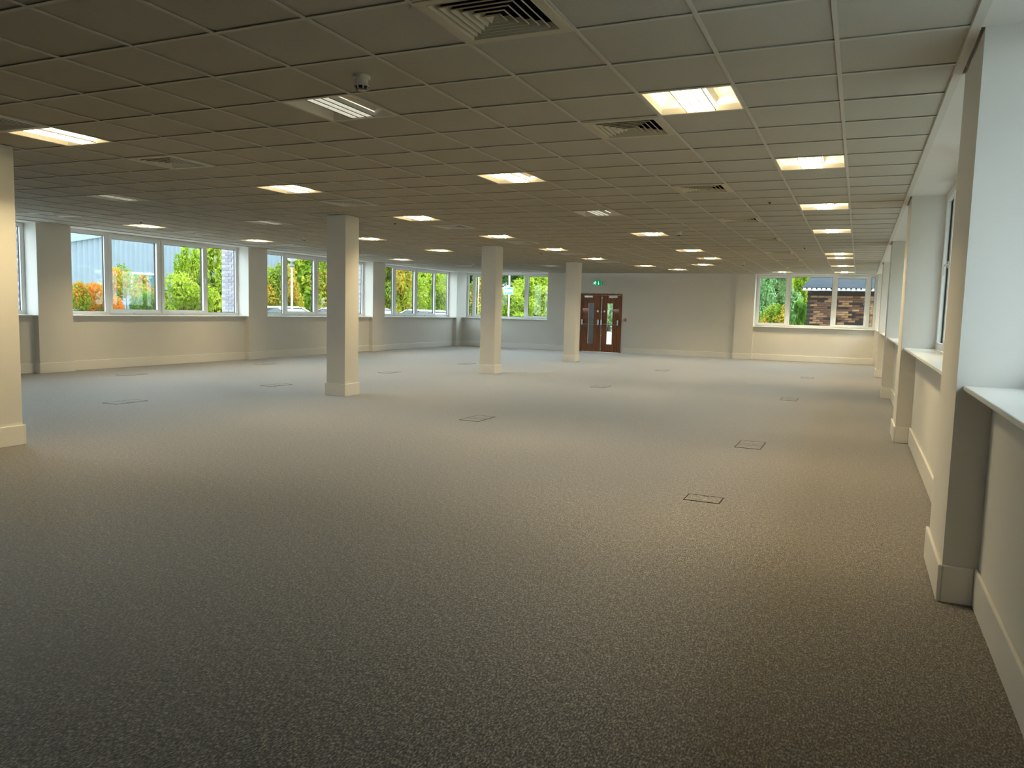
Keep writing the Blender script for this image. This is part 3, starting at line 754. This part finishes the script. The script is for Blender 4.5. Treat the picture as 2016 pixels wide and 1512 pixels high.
def plant(name, cat, label, loc, me, h, trunk_r, group, scale=(1, 1, 1), rz=0.0, low=False):
    t = tag(empty(name, loc, rz), label, cat, group)
    t.scale = scale
    o = place('foliage', me, t)
    if low:
        for q in range(4):
            a = q*1.57+.4
            MB().tube([(0.05*math.cos(a), .05*math.sin(a), 0), (.25*math.cos(a), .25*math.sin(a), h*.45), (.4*math.cos(a), .4*math.sin(a), h*.8)], trunk_r, 6, trunk_r*.4).build('stem', M_BARK, t)
    else:
        MB().tube([(0, 0, 0), (.05, .03, h*.4), (.02, .05, h*.85)], trunk_r, 8, trunk_r*.4).build('trunk', M_BARK, t, smooth=True)
        for q in range(4):
            a = q*1.57+.3
            MB().tube([(.03, .03, h*(.3+.1*q)), (.6*math.cos(a), .6*math.sin(a), h*(.45+.1*q))], trunk_r*.5, 6, trunk_r*.2).build('branch', M_BARK, t)
    return t
GZ = -.13
c_or = crown_mesh('orange_bush_crown', 1, 1.1, 1.1, 1.05, 9000, .062, LM_O)
c_or2 = crown_mesh('orange_bush_crown_b', 2, 1.2, 1.2, 1.1, 9000, .062, LM_O2)
c_yb = crown_mesh('yellow_bush_crown', 3, 1.1, 1.1, 1.15, 9000, .07, LM_Y)
c_gb = crown_mesh('green_bush_crown', 4, 1.2, 1.2, 1.0, 9000, .07, LM_G)
c_yt = crown_mesh('yellow_tree_crown', 5, 1.5, 1.5, 2.3, 14000, .105, LM_Y, 60)
c_gt = crown_mesh('green_tree_crown', 6, 2.0, 2.0, 2.8, 16000, .125, LM_G, 70)
c_dt = crown_mesh('dark_tree_crown', 7, 2.2, 2.2, 3.0, 16000, .13, LM_D, 70)
c_pt = crown_mesh('pale_tree_crown', 8, 1.7, 1.7, 2.0, 14000, .11, LM_P, 60)
c_tt = crown_mesh('turning_tree_crown', 9, 1.6, 1.6, 1.9, 14000, .105, LM_T, 60)
B = 'bushes outside the left windows'
Bt = 'trees beyond the far left corner'
Bf = 'trees beyond the far windows'
plant('bush', 'bush', 'orange red bush seen in the first pane of the second left window', (-17.16, 9.78, GZ), c_or, 1.68, 0.03, B, (0.71, 0.71, 1.02), 0.00, True)
plant('bush', 'bush', 'orange and yellow bush with red shoots in the second pane of that window', (-20.34, 13.66, GZ), c_or2, 1.76, 0.03, B, (0.77, 0.77, 1.16), 1.70, True)
plant('bush', 'bush', 'low green bush at the foot of the second left window', (-17.08, 11.63, GZ), c_gb, 1.60, 0.03, B, (0.54, 0.54, 0.88), 3.40, True)
plant('bush', 'bush', 'yellow green bush in the third pane of the second left window', (-17.98, 13.62, GZ), c_yb, 1.84, 0.03, B, (0.80, 0.80, 1.00), 5.10, True)
plant('tree', 'tree', 'slender yellow green tree in the third pane of the second left window', (-19.96, 15.76, GZ), c_yt, 3.68, 0.09, B, (0.43, 0.43, 0.76), 0.52, False)
plant('tree', 'tree', 'bright yellow green tree filling the last pane of the second left window', (-20.99, 18.28, GZ), c_yt, 3.68, 0.09, B, (0.63, 0.63, 1.10), 2.22, False)
plant('bush', 'bush', 'sparse yellow bush at the left pane behind the second column', (-21.02, 21.11, GZ), c_tt, 3.04, 0.03, B, (0.62, 0.62, 0.83), 3.92, True)
plant('bush', 'bush', 'low yellow bush left of the white lamp post', (-22.89, 23.60, GZ), c_yb, 1.84, 0.03, B, (0.82, 0.82, 0.86), 5.62, True)
plant('tree', 'tree', 'large yellow green tree beside the white lamp post', (-25.84, 29.98, GZ), c_yt, 3.68, 0.09, B, (1.36, 1.36, 1.37), 1.04, False)
plant('tree', 'tree', 'turning red and yellow tree hidden partly by the second column', (-21.72, 26.33, GZ), c_tt, 3.04, 0.09, B, (0.71, 0.71, 1.12), 2.74, False)
plant('tree', 'tree', 'turning yellow tree in the first pane of the far corner left window', (-20.90, 29.34, GZ), c_tt, 3.04, 0.09, Bt, (0.73, 0.73, 1.29), 4.44, False)
plant('tree', 'tree', 'mid green tree in the second pane of the far corner left window', (-27.46, 42.47, GZ), c_gt, 4.48, 0.09, Bt, (1.29, 1.29, 1.41), 6.14, False)
plant('bush', 'bush', 'yellow bush in front of the mid green tree by the cars', (-21.62, 32.44, GZ), c_yb, 1.84, 0.03, Bt, (1.06, 1.06, 1.37), 1.56, True)
plant('bush', 'bush', 'bright yellow bush in front of the dark tree by the cars', (-22.14, 35.51, GZ), c_yb, 1.84, 0.03, Bt, (1.05, 1.05, 1.62), 3.26, True)
plant('tree', 'tree', 'pale green tree at the far left building corner', (-22.67, 38.55, GZ), c_pt, 3.20, 0.09, Bt, (0.68, 0.68, 1.28), 4.96, False)
plant('tree', 'tree', 'dark green tree in the left pane of the far left window', (-25.87, 48.85, GZ), c_dt, 4.80, 0.09, Bt, (1.06, 1.06, 1.30), 0.38, False)
plant('bush', 'bush', 'golden yellow bush low in the left pane of the far left window', (-18.30, 34.08, GZ), c_tt, 3.04, 0.03, Bt, (0.87, 0.87, 0.89), 2.08, True)
plant('tree', 'tree', 'mid green tree behind the site sign', (-20.22, 42.80, GZ), c_gt, 4.48, 0.09, Bf, (1.04, 1.04, 1.23), 3.78, False)
plant('bush', 'bush', 'yellow green bush beneath the site sign', (-14.90, 30.82, GZ), c_yb, 1.84, 0.03, Bf, (1.14, 1.14, 1.09), 5.48, True)
plant('tree', 'tree', 'dark tree right of the site sign', (-23.25, 55.20, GZ), c_dt, 4.80, 0.09, Bf, (1.17, 1.17, 1.35), 0.90, False)
plant('bush', 'bush', 'bright yellow green bush in the right pane of the far left window', (-16.32, 37.73, GZ), c_yb, 1.84, 0.03, Bf, (1.33, 1.33, 1.65), 2.60, True)
plant('tree', 'tree', 'pale green tree seen through the fire door vision panel', (-18.53, 59.32, GZ), c_pt, 3.20, 0.09, Bf, (1.75, 1.75, 1.9), 1.7, False)
plant('tree', 'tree', 'grey green tree in the left pane of the far right window', (-2.78, 32.84, GZ), c_pt, 3.20, 0.09, Bf, (0.63, 0.63, 1.07), 6.00, False)
plant('tree', 'tree', 'dark tree behind the grey green one at the far right window', (-3.65, 44.11, GZ), c_dt, 4.80, 0.09, Bf, (1.03, 1.03, 1.14), 1.42, False)
plant('bush', 'bush', 'pale yellow bush low in the left pane of the far right window', (-2.59, 30.45, GZ), c_tt, 3.04, 0.03, Bf, (0.49, 0.49, 0.54), 3.12, True)
plant('tree', 'tree', 'yellow green tree left of the brick shed', (-1.67, 35.34, GZ), c_yt, 3.68, 0.09, Bf, (0.53, 0.53, 1.09), 4.82, False)
plant('bush', 'bush', 'fresh green bush against the brick shed corner', (-1.42, 28.94, GZ), c_gb, 1.60, 0.03, Bf, (0.32, 0.32, 1.12), 0.24, True)
plant('tree', 'tree', 'yellow green tree rising behind the middle of the shed roof', (-0.65, 38.79, GZ), c_yt, 3.68, 0.09, Bf, (1.25, 1.25, 1.34), 1.94, False)
plant('tree', 'tree', 'yellow green tree behind the right end of the shed roof', (1.43, 50.01, GZ), c_yt, 3.68, 0.09, Bf, (1.50, 1.50, 1.56), 3.64, False)
for k, (x, y, me, lab) in enumerate([(6.4, -1.5, c_tt, 'turning tree outside the right hand window beside the camera'), (6.5, 4.2, c_yt, 'yellow green tree outside the second right hand window'),
        (6.4, 9.6, c_tt, 'turning tree outside the third right hand window'), (6.5, 15.2, c_yt, 'yellow green tree outside the fourth right hand window'), (6.5, 20.6, c_tt, 'turning tree outside the last right hand window')]):
    plant('tree', 'tree', lab, (x, y, GZ), me, 4.8, .1, 'trees outside the right hand windows', (1.3, 1.3, 1.15), k*1.3)

# ------------------------------------------------------------------ outside: parked cars
def make_car(label, loc, rz, paint):
    t = tag(empty('car', loc, rz), label, 'car', 'cars parked outside')
    P = [(-2.1, .35), (-2.12, .72), (-1.95, .92), (-1.1, .98), (1.35, 1.0), (2.0, .80), (2.12, .62), (2.1, .30)]
    m = MB(); n = len(P)
    ws = [.80, .84, .82, .84, .84, .78, .78, .80]
    for s in (-1, 1): m.v += [(x, s*w_, z) for (x, z), w_ in zip(P, ws)]
    m.f += [tuple(range(n)), tuple(reversed(range(n, 2*n)))]
    for k in range(n):
        k2 = (k+1) % n; m.f.append((k, n+k, n+k2, k2))
    m.build('body', paint, t, bevel=.05, smooth=False)
    C = [(-1.75, .97, .78), (-1.15, 1.40, .60), (.15, 1.44, .60), (1.05, .99, .76)]
    m = MB()
    for s in (-1, 1): m.v += [(x, s*w_, z) for x, z, w_ in C]
    m.f += [(0, 1, 2, 3), (7, 6, 5, 4), (0, 4, 5, 1), (2, 6, 7, 3)]
    m.build('glasshouse', M_CARGL, t)
    m = MB(); m.v += [(-1.2, -.60, 1.40), (-1.2, .60, 1.40), (.2, .60, 1.44), (.2, -.60, 1.44), (-1.1, -.5, 1.47), (-1.1, .5, 1.47), (.1, .5, 1.49), (.1, -.5, 1.49)]
    m.f += [(0, 1, 2, 3), (7, 6, 5, 4), (0, 4, 5, 1), (1, 5, 6, 2), (2, 6, 7, 3), (3, 7, 4, 0)]
    m.build('roof', paint, t, bevel=.02)
    for s in (-1, 1):
        MB().tube([(1.07, s*.77, .98), (.17, s*.61, 1.45)], .03, 6).build('pillar', paint, t)
        MB().tube([(-.35, s*.78, .98), (-.42, s*.61, 1.44)], .03, 6).build('pillar', M_BLACK, t)
        MB().tube([(-1.77, s*.79, .96), (-1.17, s*.61, 1.42)], .04, 6).build('pillar', paint, t)
        for x in (-1.3, 1.35):
            w_ = MB().lathe([(0, -.09), (.2, -.1), (.31, -.09), (.33, 0), (.31, .09), (.2, .1), (0, .09)], seg=18).build('wheel', M_BLACK, t, smooth=True, loc=(x, s*.74, .33)); w_.rotation_euler = (math.pi/2, 0, 0)
        MB().box((.62, s*.86-.06, .98), (.80, s*.86+.06, 1.10)).build('mirror', paint, t, bevel=.02)
    return t
M_CARGL = mat('car_glass', (.05, .07, .07), .05)
make_car('white car parked below the lamp post', (-17.5, 17.7, GZ), 0.0, mat('white_car_paint', (.75, .76, .78), .2, coat=.5))
make_car('pinkish red car just left of the second column', (-17.5, 20.5, GZ), math.pi, mat('red_car_paint', (.55, .22, .32), .2, coat=.5))
make_car('dark green car in the second pane of the far corner window', (-17.4, 23.3, GZ), 0.0, mat('green_car_paint', (.06, .10, .08), .2, coat=.5))
make_car('silver car in the last panes of the far corner window', (-17.3, 26.1, GZ), math.pi, mat('silver_car_paint', (.5, .53, .54), .2, coat=.5))
